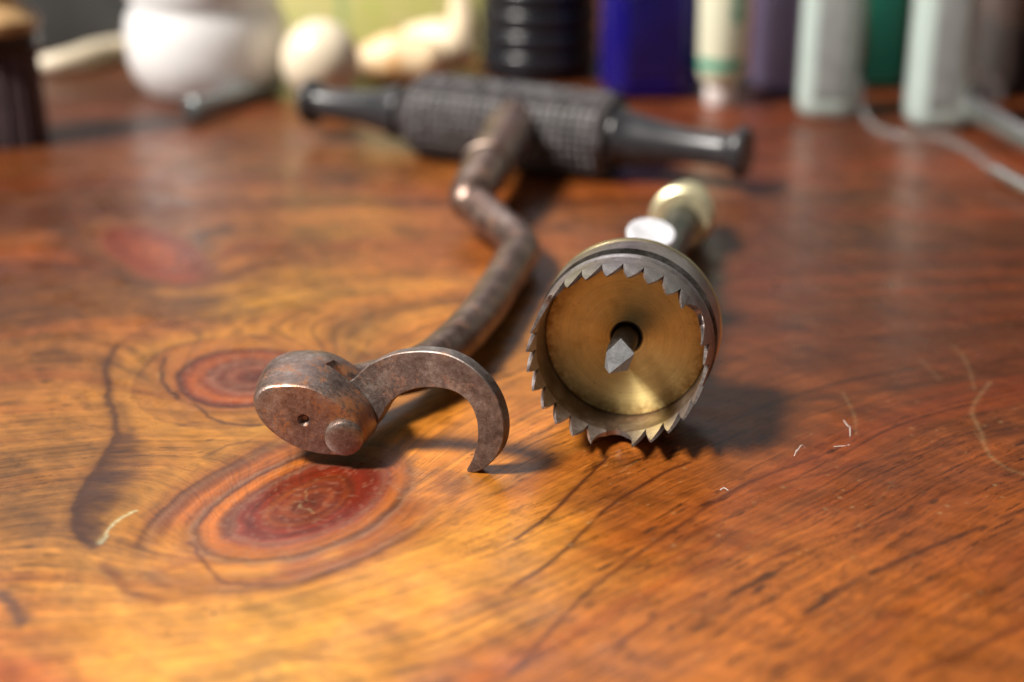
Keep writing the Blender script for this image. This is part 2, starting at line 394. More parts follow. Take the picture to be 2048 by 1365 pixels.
knot(dB, tB, [(0, (92, 36, 22), 1), (.25, (116, 50, 34), 1), (.38, (150, 84, 70), 1), (.48, (120, 54, 38), 1), (.6, MV, 1), (.7, (140, 66, 46), 1),
              (.82, (176, 88, 44), 1), (.98, (150, 68, 38), 1), (1.05, (92, 40, 26), 1), (1.14, (160, 88, 46), .75), (1.4, (188, 110, 54), .55), (1.62, (176, 100, 50), .4),
              (1.67, (96, 48, 30), .8), (1.73, YO, .45), (2.3, YO, .0)], 71, .35, .9)
knot(dA, tA, [(0, (150, 62, 40), 1), (.07, (120, 44, 28), 1), (.2, (118, 50, 34), 1), (.27, (146, 68, 42), 1), (.36, (122, 48, 32), 1), (.44, (152, 72, 38), 1), (.55, (138, 48, 28), 1),
              (.66, (122, 44, 28), 1), (.76, (150, 62, 48), 1), (.84, MV, 1), (.92, (150, 78, 60), 1), (.98, (186, 100, 50), 1), (1.12, (190, 104, 50), 1), (1.2, (112, 56, 40), .95), (1.27, (152, 98, 86), .95),
              (1.34, (160, 84, 50), .95), (1.5, (176, 94, 48), .92), (1.64, (140, 70, 42), .88), (1.74, (150, 92, 76), .85), (1.84, (104, 50, 32), .8), (1.95, (186, 106, 52), .5), (2.3, YO, .25), (2.7, YO, 0)], 75, .26, .95)
rs = np.exp(-((dA-.6)/.35)**2)*ss(-.4, .9, np.cos(tA-.35)); blend(rs*.35, (120, 26, 16))
knot(dC, tC, [(0, (164, 78, 40), .9), (.6, (148, 62, 34), .9), (.85, (140, 54, 34), .85), (1.0, (140, 72, 44), .9), (1.2, (150, 82, 44), .4), (1.5, YO, 0)], 79, .2)
# mauve flecks riding on the knot rings
fl = ss(.56, .74, fbm(wx*14, wy*14, 83, 3))*np.clip(1.9-np.minimum(dA, dB), 0, 1); blend(fl*.22, (186, 136, 130))
# drawn figures: distance to a polyline
wk = .22+.78*ss(-1.0, -2.6, X)
XW = X+wk*(.16*(fbm(X*1.6, Y*1.6, 111)-.5)+.07*(fbm(X*7, Y*7, 112, 3)-.5)); YW = Y+wk*(.22*(fbm(X*1.6, Y*1.6, 113)-.5)+.09*(fbm(X*7, Y*7, 114, 3)-.5))
def dist(pts, warp=True, n=8):
    P = [at(*p) for p in pts]; P = catmull(P, n) if len(P) > 2 else P
    D_ = np.full(X.shape, 9.0)
    x0 = min(p.x for p in P)-1.2; x1 = max(p.x for p in P)+1.2; y0 = min(p.y for p in P)-1.2; y1 = max(p.y for p in P)+1.2
    i0, i1 = np.searchsorted(xs, (x0, x1)); j0, j1 = np.searchsorted(ys, (y0, y1)); i1 = min(i1, len(xs)); j1 = min(j1, len(ys))
    A = XW[j0:j1, i0:i1]; B = YW[j0:j1, i0:i1]; T = np.full(A.shape, 9.0)
    for a, b in zip(P, P[1:]):
        dx, dy = b.x-a.x, b.y-a.y; q = np.clip(((A-a.x)*dx+(B-a.y)*dy)/(dx*dx+dy*dy+1e-9), 0, 1)
        T = np.minimum(T, np.hypot(A-a.x-q*dx, B-a.y-q*dy))
    D_[j0:j1, i0:i1] = T; return D_
def inside(pts):
    P = catmull([at(*p) for p in pts+[pts[0]]], 6); m_ = np.zeros(X.shape, bool)
    for a, b in zip(P, P[1:]):
        c = ((a.y > Y) != (b.y > Y)); m_ ^= c & (X < (b.x-a.x)*(Y-a.y)/(b.y-a.y+1e-12)+a.x)
    return m_
tongue = [(222, 800), (240, 858), (205, 920), (165, 975), (148, 1030), (160, 1072), (190, 1092), (228, 1070), (262, 1020), (300, 960), (320, 900), (292, 850), (262, 800)]
ins = inside(tongue); dt = dist(tongue+[tongue[0]])
edge = [(232, 690), (214, 740), (222, 800), (240, 858), (205, 920), (165, 975), (148, 1030), (160, 1072), (190, 1092)]
de = dist(edge); m_ = np.where(ins, ss(0, .05, de)*np.exp(-(de/.8)**2)*ss(0, .34, dist(tongue[7:]+[tongue[0], tongue[1]])+.12*(fbm(X*8, Y*8, 93)-.5)), 0)*(.35+1.0*fbm(U*7, X*2, 91)); blend(m_*.95, (86, 48, 36)); blend(np.exp(-(de/.05)**2)*.8, (66, 32, 22)); blend(np.exp(-(de/.16)**2)*.3, (90, 44, 26))
for P, w, c, k in [
    ([(330, 715), (322, 745), (345, 785), (400, 820), (440, 842), (520, 852)], .05, (70, 32, 24), .75),
    ([(232, 690), (290, 660), (400, 640), (540, 640)], .06, (110, 56, 30), .5),
    ([(385, 950), (410, 915), (450, 895), (500, 885)], .04, (90, 50, 36), .5),
    ([(205, 1130), (260, 1180), (330, 1205), (390, 1215)], .08, (140, 76, 36), .6),
    ([(380, 1090), (420, 1140), (480, 1165), (560, 1165), (700, 1140)], .05, (96, 40, 26), .6),
    ([(1020, 1350), (1075, 1290), (1160, 1200), (1240, 1135), (1340, 1065), (1480, 975), (1640, 912)], .04, (90, 40, 24), .6),
    ([(1010, 1185), (1090, 1135), (1180, 1050), (1230, 1005), (1330, 945), (1380, 925)], .04, (80, 36, 22), .7),
    ([(1030, 1080), (1110, 1020), (1180, 950), (1215, 915)], .045, (76, 34, 24), .75),
    ([(1610, 1228), (1700, 1170), (1800, 1120), (1900, 1080), (2048, 1020)], .055, (70, 34, 22), .62),
    ([(1230, 1290), (1330, 1225), (1450, 1165), (1600, 1090), (1750, 1050), (1900, 985)], .03, (112, 50, 26), .6),
    ([(1300, 1330), (1500, 1270), (1750, 1195), (2048, 1110)], .03, (130, 66, 32), .55),
    ([(1500, 1345), (1700, 1295), (2048, 1180)], .03, (120, 58, 30), .5),
    ([(1820, 1350), (1920, 1310), (2048, 1250)], .06, (96, 46, 28), .6),
    ([(600, 1318), (760, 1320), (900, 1270), (1000, 1225), (1060, 1200)], .045, (150, 84, 40), .6),
    ([(60, 425), (120, 460), (200, 520), (260, 560), (330, 580)], .22, (88, 46, 32), .55),
    ([(400, 540), (480, 560), (640, 565), (850, 540)], .25, (112, 60, 36), .35),
    ([(1500, 985), (1650, 945), (1850, 900), (2048, 860)], .05, (90, 42, 26), .5),
    ([(1620, 800), (1800, 775), (2048, 745)], .10, (80, 40, 28), .45),
    ([(0, 1190), (30, 1220), (50, 1260)], .10, (96, 60, 56), .7)]:
    d_ = dist(P); br = ss(.22, .5, fbm(X*1.7+w*99, Y*1.7, 97, 3)); w_ = w*.72*(.6+.9*fbm(X*3, Y*3, 98, 2)) if w < .07 else w; blend(np.exp(-(d_/w_)**2)*min(1, k*1.15)*br, c)
for (px_, py_, r_) in [(1365, 1020, .09), (1640, 1210, .10), (1300, 1060, .08), (1250, 1105, .09), (1210, 1135, .08), (1520, 1175, .07), (1305, 1230, .07), (1400, 1255, .08), (1925, 1068, .08),
                       (1870, 1003, .06), (1820, 1015, .05), (1750, 1140, .07), (420, 880, .05), (400, 905, .04), (245, 905, .05), (1860, 1155, .05), (1170, 1190, .06)]:
    p = at(px_, py_); dx = X-p.x; dy = Y-p.y-slope*dx; e = np.sqrt((dx/1.9)**2+(dy)**2)/(r_*.72)+.9*(fbm(X*7, Y*7, 99, 2)-.5); blend((1-ss(.4, 1.2, e))*.62, (62, 38, 32))
# scratches and worn spots, plus the claw tip's reflection painted in
wear_glint = np.zeros(X.shape)
for P, w, k in [
    ([(196, 1085), (215, 1060), (240, 1035), (268, 1022)], .022, .95), ([(195, 1140), (225, 1172), (260, 1200)], .018, .35), ([(200, 1130), (300, 1145)], .012, .35),
    ([(616, 975), (619, 990), (618, 1000), (632, 1003)], .010, .7), ([(604, 1010), (612, 1018), (631, 1029)], .012, .8), ([(588, 1006), (600, 1004)], .025, .3),
    ([(1980, 765), (1945, 820), (1960, 860), (1975, 905), (2010, 935), (2048, 950)], .035, .35), ([(1905, 690), (1930, 720), (1950, 780)], .03, .25), ([(1840, 720), (1880, 760)], .04, .18),
    ([(725, 600), (730, 640), (735, 670)], .06, .14), ([(680, 640), (700, 615)], .06, .14), ([(1685, 785), (1708, 830), (1712, 870)], .02, .3), ([(1240, 945), (1275, 922)], .012, .4),
    ([(930, 950), (940, 966)], .03, .3), ([(565, 1100), (578, 1120)], .02, .4), ([(400, 995), (470, 1003)], .010, .35), ([(545, 985), (550, 968)], .008, .4), ([(1945, 860), (1990, 925)], .012, .25),  # first stroke here paints the claw tip's reflection
    ([(1570, 880), (1640, 860)], .008, .25), ([(1420, 1000), (1500, 960)], .008, .2), ([(1750, 1010), (1790, 960)], .008, .2)]:
    d_ = dist(P, n=6); wear_glint = np.maximum(wear_glint, np.exp(-(d_/w)**2)*k*(.6+.8*(fbm(X*9, Y*9, 101, 2)-.3)))
for i in range(520):
    py_ = random.uniform(560, 1330); px_ = random.uniform(0, 2048) if random.random() < .35 else random.uniform(1050, 2048)
    p = at(px_, py_); r_ = random.choice([.008, .010, .012, .014, .022]); k = random.uniform(.2, .85)
    i0, i1 = np.searchsorted(xs, (p.x-.1, p.x+.1)); j0, j1 = np.searchsorted(ys, (p.y-.1, p.y+.1))
    d_ = np.hypot(X[j0:j1, i0:i1]-p.x, Y[j0:j1, i0:i1]-p.y); wear_glint[j0:j1, i0:i1] = np.maximum(wear_glint[j0:j1, i0:i1], np.exp(-(d_/r_)**2)*k)
wear_glint = np.clip(wear_glint, 0, 1); blend(wear_glint*.5, (206, 176, 150)); blend(np.exp(-(dist([(200, 1088), (216, 1062), (240, 1038), (266, 1022)])/.017)**2)*.38, (232, 224, 224))
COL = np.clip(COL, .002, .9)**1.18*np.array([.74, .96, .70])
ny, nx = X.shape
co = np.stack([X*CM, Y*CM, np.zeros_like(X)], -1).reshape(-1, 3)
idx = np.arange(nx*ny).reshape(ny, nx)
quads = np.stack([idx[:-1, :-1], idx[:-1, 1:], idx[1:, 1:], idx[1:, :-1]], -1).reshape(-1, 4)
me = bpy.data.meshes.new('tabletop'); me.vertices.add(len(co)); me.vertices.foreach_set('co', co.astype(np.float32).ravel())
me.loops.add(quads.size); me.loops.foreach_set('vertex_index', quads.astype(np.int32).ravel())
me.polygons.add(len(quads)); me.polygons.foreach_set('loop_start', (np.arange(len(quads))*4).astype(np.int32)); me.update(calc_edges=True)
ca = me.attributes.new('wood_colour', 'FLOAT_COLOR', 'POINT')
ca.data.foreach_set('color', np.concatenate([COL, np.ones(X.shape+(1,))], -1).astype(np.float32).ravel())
def fattr(nm, arr):
    a = me.attributes.new(nm, 'FLOAT', 'POINT'); a.data.foreach_set('value', arr.astype(np.float32).ravel())
fattr('wear_glint', wear_glint); fattr('growth', U)
s = NT('varnished_wood')
at_ = s.n('ShaderNodeAttribute', attribute_name='wood_colour'); gw = s.n('ShaderNodeAttribute', attribute_name='growth'); wr = s.n('ShaderNodeAttribute', attribute_name='wear_glint')
sx = s.n('ShaderNodeSeparateXYZ'); s.l(s.mp.outputs[0], sx.inputs[0])
cv = s.n('ShaderNodeCombineXYZ'); s.l(s.math('MULTIPLY', gw.outputs['Fac'], 30), cv.inputs[0]); s.l(s.math('MULTIPLY', sx.outputs[0], 5), cv.inputs[1])
fine = s.noise(1.0, 3, .6, vec=cv.outputs[0]); gr = s.noise(55, 3, .7)
c = s.mix(1.0, at_.outputs['Color'], s.ramp(fine, [(.28, g(.70)), (.5, g(1.0)), (.75, g(1.18))]), 'MULTIPLY')
c = s.mix(1.0, c, s.ramp(gr, [(.25, g(.86)), (.5, g(1)), (.8, g(1.14))]), 'MULTIPLY')
rr = s.math('ADD', s.ramp(s.noise(1.3, 5, .65), [(.35, g(.24)), (.65, g(.50))]), s.math('MULTIPLY', wr.outputs['Fac'], .3))
s.set(Base_Color=c, Roughness=rr, Coat_Weight=.14, Coat_Roughness=.18, Coat_IOR=1.45, IOR=1.40)
hgt = s.math('ADD', s.math('MULTIPLY', fine, .6), s.math('MULTIPLY', gr, .5)); s.bump(hgt, .16, .00010)
M['wood'] = s.m; me.materials.append(s.m)
tb = thing('table', 'varnished orange brown wooden table with red knots and dark grain lines', 'table', (0, 30, -3))
tt = bpy.data.objects.new('tabletop', me); C.objects.link(tt); tt.parent = tb
me.transform(Matrix.Translation((0, -30*CM, 3*CM)))
make('table_edge', box(10, 35, -3.3, 99.6, 61.6, 3.28, bev=0), M['brown_board'], tb, smooth=False)

# ================================================================== crown saw (lies with its toothed mouth to the front)
RT = 1.16; CZ = 1.335
c0 = at(1228, 728, CZ); c1 = at(1366, 432, .62)
ax = (c1-c0).normalized(); rx = ax.cross(Vector((0, 0, 1))).normalized(); uy = rx.cross(ax).normalized()
saw = thing('crown_saw', 'round toothed crown saw with brass back plate and pointed centre pin, mouth facing front', 'saw',
            mat=Matrix(((rx.x, uy.x, ax.x, c0.x*CM), (rx.y, uy.y, ax.y, c0.y*CM), (rx.z, uy.z, ax.z, c0.z*CM), (0, 0, 0, 1))))
if saw.matrix_world.determinant() < 0: print('MIRRORED')
# local: +Z back along the shaft. x = rx, y = uy
HT = .56; NS = 27; P_ = 2*math.pi/NS; WALL = .065
def rad_out(s_): return 1.145+.02*min(1, s_/.4)
def crown_mesh():
    vs, fs = [], []
    rows_o = [0, .08, .3, .38, .41, .48, .505, .54, .62, .665, .67, .70, .9, 1.16, 1.18]   # past HT
    def ro(d):
        if d < .40: return 1.165
        if d < .50: return 1.180
        if d < .667: return 1.120
        return 1.205+.0*d
    ncol = NS*12
    cols = []
    for k in range(ncol):
        a = math.pi/2*3+P_/2+2*math.pi*k/ncol   # bottom notch centred at 270 deg
        q = ((a-1.5*math.pi)/P_+.5) % NS; slot = int(q); x = (q-slot)*2-1
        e = HT
        if x > .999 and slot % 9 == 8: slot, x = 0, -1
        if slot % 9 == 0 or (x < -.999 and slot % 9 == 1):
            if x < -.999 and slot % 9 == 1: x = 1
            e = HT*math.sqrt(max(0, 1-(abs(x)*.5)**2))+.04*(1-x*x)
        cols.append((a, e))
    for a, e in cols:
        ca_, sa = math.cos(a), math.sin(a); col = []
        for j, d in enumerate(rows_o):
            z = e if j == 0 else max(HT+d, e+.001*j); r_ = ro(d)
            col.append(len(vs)); vs.append((r_*ca_, r_*sa, z))
        for z in (1.60, 1.2, .9):
            col.append(len(vs)); vs.append(((1.165-WALL-.01)*ca_, (1.165-WALL-.01)*sa, max(z, e)))
        col.append(len(vs)); vs.append(((1.165-WALL)*ca_, (1.165-WALL)*sa, e))
        cols[cols.index((a, e))] = (a, e, col)
    n = len(cols)
    for i in range(n):
        A = cols[i][2]; B = cols[(i+1) % n][2]; m_ = len(A)
        for j in range(m_-1): 
            fs.append((A[j], B[j], B[j+1], A[j+1]))
        fs.append((A[m_-1], B[m_-1], B[0], A[0]))
    return vs, fs
crown = make('crown', crown_mesh(), M['saw_steel'], saw, angle=28)
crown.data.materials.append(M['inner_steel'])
crown.data.materials.append(M['tooth_steel']); crown.data.materials.append(M['pin_groove_dark'])
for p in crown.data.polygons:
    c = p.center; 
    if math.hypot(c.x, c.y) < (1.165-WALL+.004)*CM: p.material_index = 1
    elif .945*CM < c.z < 1.045*CM: p.material_index = 2  # ridge in lighter steel, a highlight line put into the colour
    elif 1.045*CM < c.z < 1.229*CM: p.material_index = 3  # groove in darker steel, its shade put into the colour
def tooth_mesh(steep):
    vs, fs = [], []; N = 20
    for i in range(N+1):
        q = -1+2*i/N; x = abs(q); a = q*P_/2; xx = abs(q+.12*(1-x))
        e = HT*(.62*x+.38*x**3) if q*steep <= 0 else HT*math.sqrt(1-(1-x*.5)**2)
        ro, ri = 1.165-.03*(1-x), 1.165-WALL+.012*(1-x)
        for r_, z in ((ro, e), (ro+.03*(1-x), HT), (1.165-WALL, HT), (ri, e+.035*(1-x))):
            vs.append((r_*math.cos(a), r_*math.sin(a), z))
    for i in range(N):
        b = i*4; c = b+4
        for j in range(4): fs.append((b+j, c+j, c+(j+1) % 4, b+(j+1) % 4))
    return vs, fs
tms = {}
for k in range(NS):
    if k % 9 == 0: continue
    ang = 1.5*math.pi+k*P_; kind = -1 if k % 9 == 1 else (1 if k % 9 == 8 else 0)
    if kind not in tms:
        tms[kind] = t = make('tooth', tooth_mesh(kind), M['tooth_steel'], crown, angle=25); t.rotation_euler = (0, 0, ang)
    else:
        t = tms[kind].copy(); C.objects.link(t); t.parent = crown; t.rotation_euler = (0, 0, ang+(random.uniform(-.003, .003) if kind == 0 else 0))
# brass back plate with a hole, its rim shows as a bright lip behind the crown
make('back_plate', lathe([(1.26, .215), (1.20, .225), (1.195, .26), (1.18, 1.02), (1.18, 1.079), (1.3, 1.079), (1.74, 1.079), (1.743, 1.0), (1.743, .4)], seg=96), M['brass_plate'], saw)
make('brass_rim', lathe([(1.742, 1.09), (1.742, 1.20), (1.75, 1.222), (1.80, 1.222), (1.83, 1.19), (1.86, .9), (2.0, .5), (2.15, .42), (2.15, .2)], seg=96), M['brass'], saw)
make('pin_socket', lathe([(1.7, .02), (1.7, .214), (1.22, .214), (1.21, .20), (1.7, .19)], seg=40), M['pin_groove_dark'], saw)
pin = make('centre_pin', lathe([(1.69, .17), (.5, .168), (.38, .13), (.38, .0)], seg=32), M['pin_groove_dark'], saw)
# spear shaped tip: flat kite facets
tv = [(.012, .19, .50), (.22, .065, .28), (-.03, -.07, -.20), (-.165, .0, .0), (.14, -.17, .30), (-.16, -.16, .32), (.02, .15, .62), (.15, .03, .6), (-.13, .03, .6), (.12, -.12, .6), (-.12, -.12, .6)]
pa, pb, pq = [Vector(tv[i]) for i in (0, 1, 2)]; pn = (pb-pa).cross(pq-pa); px3, py3 = -.125, .085
tv[3] = (px3, py3, pa.z-(pn.x*(px3-pa.x)+pn.y*(py3-pa.y))/pn.z)
tf = [(0, 1, 2, 3), (1, 4, 2), (4, 5, 2), (5, 3, 2), (0, 6, 7, 1), (1, 7, 9, 4), (4, 9, 10, 5), (5, 10, 8, 3), (3, 8, 6, 0), (6, 8, 10, 9, 7)]
make('pin_tip', (tv, tf), M['pin_steel'], saw, smooth=False)
LS = (c1-c0).length
def oct_(s_, t): return 1.0-.05*abs(math.sin(4*t))
make('shaft', lathe([(1.7, 0), (1.7, .30), (1.9, .36), (2.3, .33), (LS-.6, .31), (LS+.2, .31), (LS+.2, 0)], seg=48, rfun=oct_), M['saw_shaft'], saw)
make('collar', lathe([(LS-.35, .3), (LS-.35, .50), (LS-.28, .58), (LS-.16, .58), (LS-.12, .36), (LS+.04, .36), (LS+.08, .56), (LS+.2, .56), (LS+.24, .38), (LS+.38, .38), (LS+.42, .50), (LS+.54, .50), (LS+.58, .38),
                       (LS+.7, .46), (LS+.9, .46), (LS+1.05, .36), (LS+1.12, .2), (LS+1.14, 0)], seg=48), M['pale_brass'], saw)
# thumb screw on the shaft
ts = 5.0
def thumb():
    o = Vector((-.20, .0, ts)); a = Vector((.16, 1, -.42)).normalized()
    return o, a
o_, a_ = thumb()
sc_ = make('thumb_screw', lathe([(.25, 0), (.25, .12), (.52, .12), (.55, .18), (.60, .36), (.63, .385), (.68, .385), (.71, .36), (.715, .33), (.70, .28), (.70, 0)], o_, a_, seg=48, up=(0, 0, 1)), M['white_metal'], saw, label='pale round thumb screw standing up from the shaft')

# ================================================================== tooth key
YAW = R(23)
T = at(935, 944); npl = Vector((-math.sin(YAW), -math.cos(YAW), 0)); back = -npl
Z1 = lambda a, b: (480+a/3.531, 640+b/3.531)
B0 = at(607, 917, .12); YB = R(8); nb = Vector((-math.sin(YB), -math.cos(YB), 0))
key = thing('tooth_key', 'antique claw key with black chequered handle, cranked rusty shaft and curved claw', 'dental tool', (B0.x, B0.y, 0))
face = [(82, 600), (98, 535), (145, 487), (215, 462), (310, 454), (400, 455), (490, 472), (590, 515), (690, 580), (780, 650), (850, 735), (880, 820), (862, 895), (800, 950), (720, 968), (640, 968),
        (540, 955), (430, 925), (330, 880), (215, 800), (130, 710)]
fl_ = [onplane(*Z1(a, b), B0, nb) for a, b in face]
cen = sum(fl_, Vector())/len(fl_)
fl_ = smooth_loop(fl_, 5)
bdir = Vector((.12, 1, .03)).normalized()
loops = []
def pos_z(v): return v
for d, sc in [(0, .925), (.008, .945), (.025, .968), (.05, .985), (.085, 1.0), (.14, 1.012), (.3, 1.05), (.5, 1.09), (.7, 1.10), (.9, 1.08), (1.08, 1.0), (1.2, .88), (1.28, .70), (1.3, .4)]:
    L_ = []
    for v in fl_:
        q = v-cen; q = Vector((q.x*sc, q.y*sc, q.z*sc)); w = cen+q+bdir*d
        w.z = max(w.z, .02+abs(q.x)*.0)
        L_.append(w)
    loops.append(L_)
boss = make('boss', stack(loops), M['key_steel'], key, angle=40)
rp = onplane(*Z1(790, 690), B0, nb)-B0*1.0; M['boss_steel'] = steel('mauve_brown_steel', (.15, .10, .085), (.31, .22, .185), (.50, .41, .37), rust=.64, rough=(.32, .52), spot=(rp.x, rp.y+.05, rp.z+B0.z))
boss.data.materials.clear(); boss.data.materials.append(M['boss_steel'])
# small hole in the face, slot for the claw
hc = onplane(607, 841, B0, nb)
cut(boss, lathe([(-.3, 0), (-.3, .085), (.0, .083), (.045, .06), (.075, .03), (.08, 0)], hc, -nb, seg=28))
def cl(a, b): return onplane(*Z1(a, b), T, npl)
sl0 = cl(605, 250); TH = .19
sl = [cl(608, 180), cl(608, 330), cl(780, 560), cl(1100, 900), cl(1100, 180)]
bm_l = [[p-back*.012 for p in sl], [p+back*(TH+.012) for p in sl]]
cut(boss, stack(bm_l))
# claw
outer = [(700, 560), (730, 480), (780, 430), (812, 412), (870, 350), (960, 292), (1080, 245), (1200, 226), (1320, 223), (1450, 242), (1560, 288), (1650, 350), (1740, 440), (1810, 550), (1850, 660), (1866, 775), (1852, 880), (1812, 965), (1750, 1030), (1690, 1068), (1640, 1082), (1607, 1082)]
inner = [(1600, 1058), (1638, 990), (1662, 915), (1678, 830), (1672, 720), (1640, 625), (1590, 560), (1520, 512), (1430, 486), (1330, 479), (1235, 489), (1150, 520), (1080, 568), (1035, 618), (1000, 680), (940, 760), (840, 760), (740, 680)]
def dense(P, n):
    q = catmull([Vector((a, b, 0)) for a, b in P], n); return [(v.x, v.y) for v in q]
ol = [cl(a, b) for a, b in dense(outer, 4)+dense(inner, 4)]
def inset(L_, d):
    n = len(L_); out = []
    for i in range(n):
        t = (L_[(i+1) % n]-L_[i-1]); t = t.normalized() if t.length > 1e-6 else Vector((1, 0, 0)); out.append(L_[i]+npl.cross(t).normalized()*d)
    return out
in1 = inset(ol, .012)
ca1 = sum((p-T).length for p in in1); in2 = inset(ol, -.012)
def area2(L_): return abs(sum((L_[i].x*L_[(i+1) % len(L_)].z-L_[(i+1) % len(L_)].x*L_[i].z) for i in range(len(L_))))
sm = in1 if area2(in1) < area2(in2) else in2
claw = make('claw', stack([sm, [p+back*.012 for p in ol], [p+back*(TH-.012) for p in ol], [p+back*TH for p in sm]]), M['claw_steel'], key, angle=30)
# pivot screw
pc = onplane(*Z1(738, 825), B0, nb)+nb*.0
sa = Vector((-.02, -1, -.10)).normalized()
pr = make('pivot_screw', lathe([(-.2, 0), (-.2, .22), (-.02, .245), (.05, .245), (.072, .236), (.088, .21), (.10, .15), (.105, .08), (.107, 0)], pc, sa, seg=48), M['screw_steel'], key)
# shaft
sh_pts = [at(1035, 238, 1.05), at(1012, 270, 1.05), at(1003, 289, 1.03), at(975, 335, .97), at(950, 376, .86), at(939, 399, .74), at(952, 413, .66), at(990, 445, .56), at(1028, 477, .47), at(1041, 500, .42), at(1030, 522, .40),
          at(999, 572, .39), at(960, 632, .40), at(899, 697, .44), at(850, 732, .48), at(790, 752, .53), at(730, 765, .60), at(680, 775, .65)]
make('shaft', tube(sh_pts, [.50, .51, .48, .45, .41, .38, .355, .34, .34, .34, .34, .33, .33, .33, .32, .29, .27, .26], 32, 8), M['shaft_steel'], key)
# ferrule band and the end button through the handle
def ringon(i, r_, w):
    p = sh_pts[i]; t = (sh_pts[i+1]-sh_pts[i-1]).normalized(); return lathe([(-w, r_-.03), (-w*.6, r_), (w*.6, r_), (w, r_-.03)], p, t, seg=40)
make('ferrule', ringon(3, .515, .07), M['key_steel'], key)
# handle
hl = at(620, 203, .86); hr = at(1490, 306, .84); hd = (hr-hl); LH = hd.length; hd.normalize()
s0 = LH*.235; s1 = LH*.728
# photo: drum starts near px 830 and ends near px 1245
def octo(t):
    k = math.pi/4; a = t % k-k/2; return .5*(math.cos(k/2)/math.cos(a))+.5*.98
def j_(t): return int(round(t/(2*math.pi)*192))//6
def drum():
    prof = [(s0, .0), (s0, .36), (s0+.12, .52), (s0+.5, .88)]
    n = 144
    prof += [(s0+.6+(s1-.14-s0-.6)*i/n, .95) for i in range(n+1)]
    prof += [(s1-.10, .91), (s1, .86), (s1+.02, .55), (s1+.02, 0)]
    lo, hi = s0+.58, s1-.13
    def rf(s_, t):
        f = octo(t)
        if lo < s_ < hi:
            i = int(round((s_-lo)/(hi-lo)*n)); j = int(round(t/(2*math.pi)*192)); 
            jj = .5+1.0*abs(math.sin(i//6*12.9+j_(t)*78.2)*43.7 % 1)
            if i % 6 < 2: f -= .045*jj
            if j % 6 < 2: f -= .04*jj
        return f
    return lathe(prof, hl, hd, seg=192, rfun=rf)
grip = make('handle_grip', drum(), M['chequer'], key, angle=20)
make('handle_end', lathe([(s0+.03, 0), (s0+.03, .60), (s0-.12, .60), (s0-.4, .50), (s0-.9, .40), (s0-1.5, .345), (.55, .33), (.30, .35), (.22, .43), (.14, .52), (.02, .53), (-.05, .49), (-.07, 0)], hl, hd, seg=64), M['ebony'], key)
make('handle_end', lathe([(s1, 0), (s1, .66), (s1+.12, .66), (s1+.18, .60), (s1+.5, .54), (s1+1.0, .44), (s1+1.6, .35), (LH-.5, .335), (LH-.30, .36), (LH-.2, .42), (LH-.14, .52), (LH-.02, .53), (LH+.05, .49), (LH+.07, 0)], hl, hd, seg=64), M['ebony'], key)

# ================================================================== things at the back
def standing(name, label, cat, px, py, r, parts, seg=48, group=None, back_off=None):
    """round thing whose base touches the table; (px, py) is the nearest point of its foot; parts = [(part name, profile, material)]"""
    p = at(px, py); y = p.y+r*.85; x = p.x*(y/p.y)
    t = thing(name, label, cat, (x, y, 0), group)
    for nm, prof, m_ in parts: make(nm, lathe(prof, (x, y, 0), (0, 0, 1), seg=seg), m_, t)
    return t, x, y
standing('cosmetic_jar', 'round white opal glass jar with white lid, brightest thing behind', 'jar', 424, 203, 1.6,
         [('jar_body', [(0.02, 0), (0.02, 1.45), (.10, 1.68), (.5, 1.95), (.9, 2.06), (1.6, 2.08), (2.0, 2.0), (2.25, 1.84), (2.6, 1.82), (2.6, 0)], M['milk_glass']),
          ('lid', [(2.45, 1.0), (2.45, 1.93), (2.55, 1.97), (3.9, 1.97), (4.1, 1.85), (4.12, 0)], M['lid_white'])], 64)
p = at(400, 238); q = at(555, 188)
pt = thing('metal_rod', 'short grey metal rod lying in front of the white jar', 'rod', (p.x, p.y, 0))
make('rod_body', tube([(p.x, p.y, .30), (q.x, q.y, .30)], .22, 20, 1), M['grey_metal'], pt)
make('rod_tip', lathe([(0, .22), (.12, .27), (.3, .27), (.36, .2), (.36, 0)], (p.x, p.y, .30), (p-q), 24), M['grey_metal'], pt)
# dark brush
bt = thing('brush', 'dark bristled brush with turned tan wooden head, standing at the table side', 'brush', tuple(at(10, 300)+Vector((0, 1, 0))))
bx_, by_ = at(10, 300).x-.15, at(10, 300).y+.8
bt['_org'] = [bx_, by_, 0]; bt.location = (bx_*CM, by_*CM, 0)
vs, fs = [], []
for i in range(420):
    rr = .88*math.sqrt(random.random()); a = random.uniform(0, 6.283); x = bx_+rr*math.cos(a); y = by_+rr*math.sin(a); b = len(vs); w = .035
    x2, y2 = bx_+(x-bx_)*.92, by_+(y-by_)*.92
    for (X_, Y_, Z_) in ((x, y, .01), (x2, y2, 2.35)):
        for k in range(3): vs.append((X_+w*math.cos(k*2.09+a), Y_+w*math.sin(k*2.09+a), Z_))
    for k in range(3): fs.append((b+k, b+(k+1) % 3, b+3+(k+1) % 3, b+3+k))
    fs.append((b, b+1, b+2))
bo = make('bristles', (vs, fs), M['bristle'], bt, smooth=False); bo['kind'] = 'stuff'
make('ferrule', lathe([(2.1, .5), (2.1, .90), (2.15, .93), (2.5, .93), (2.5, 0)], (bx_, by_, 0), seg=48), M['black_gloss'], bt)
make('brush_head', lathe([(2.5, 0), (2.5, .88), (2.62, .98), (2.8, .98), (2.95, .80), (3.15, .60), (3.6, .55), (4.2, .75), (4.8, .8), (5.1, .5), (5.15, 0)], (bx_, by_, 0), seg=48), M['tan_wood'], bt)
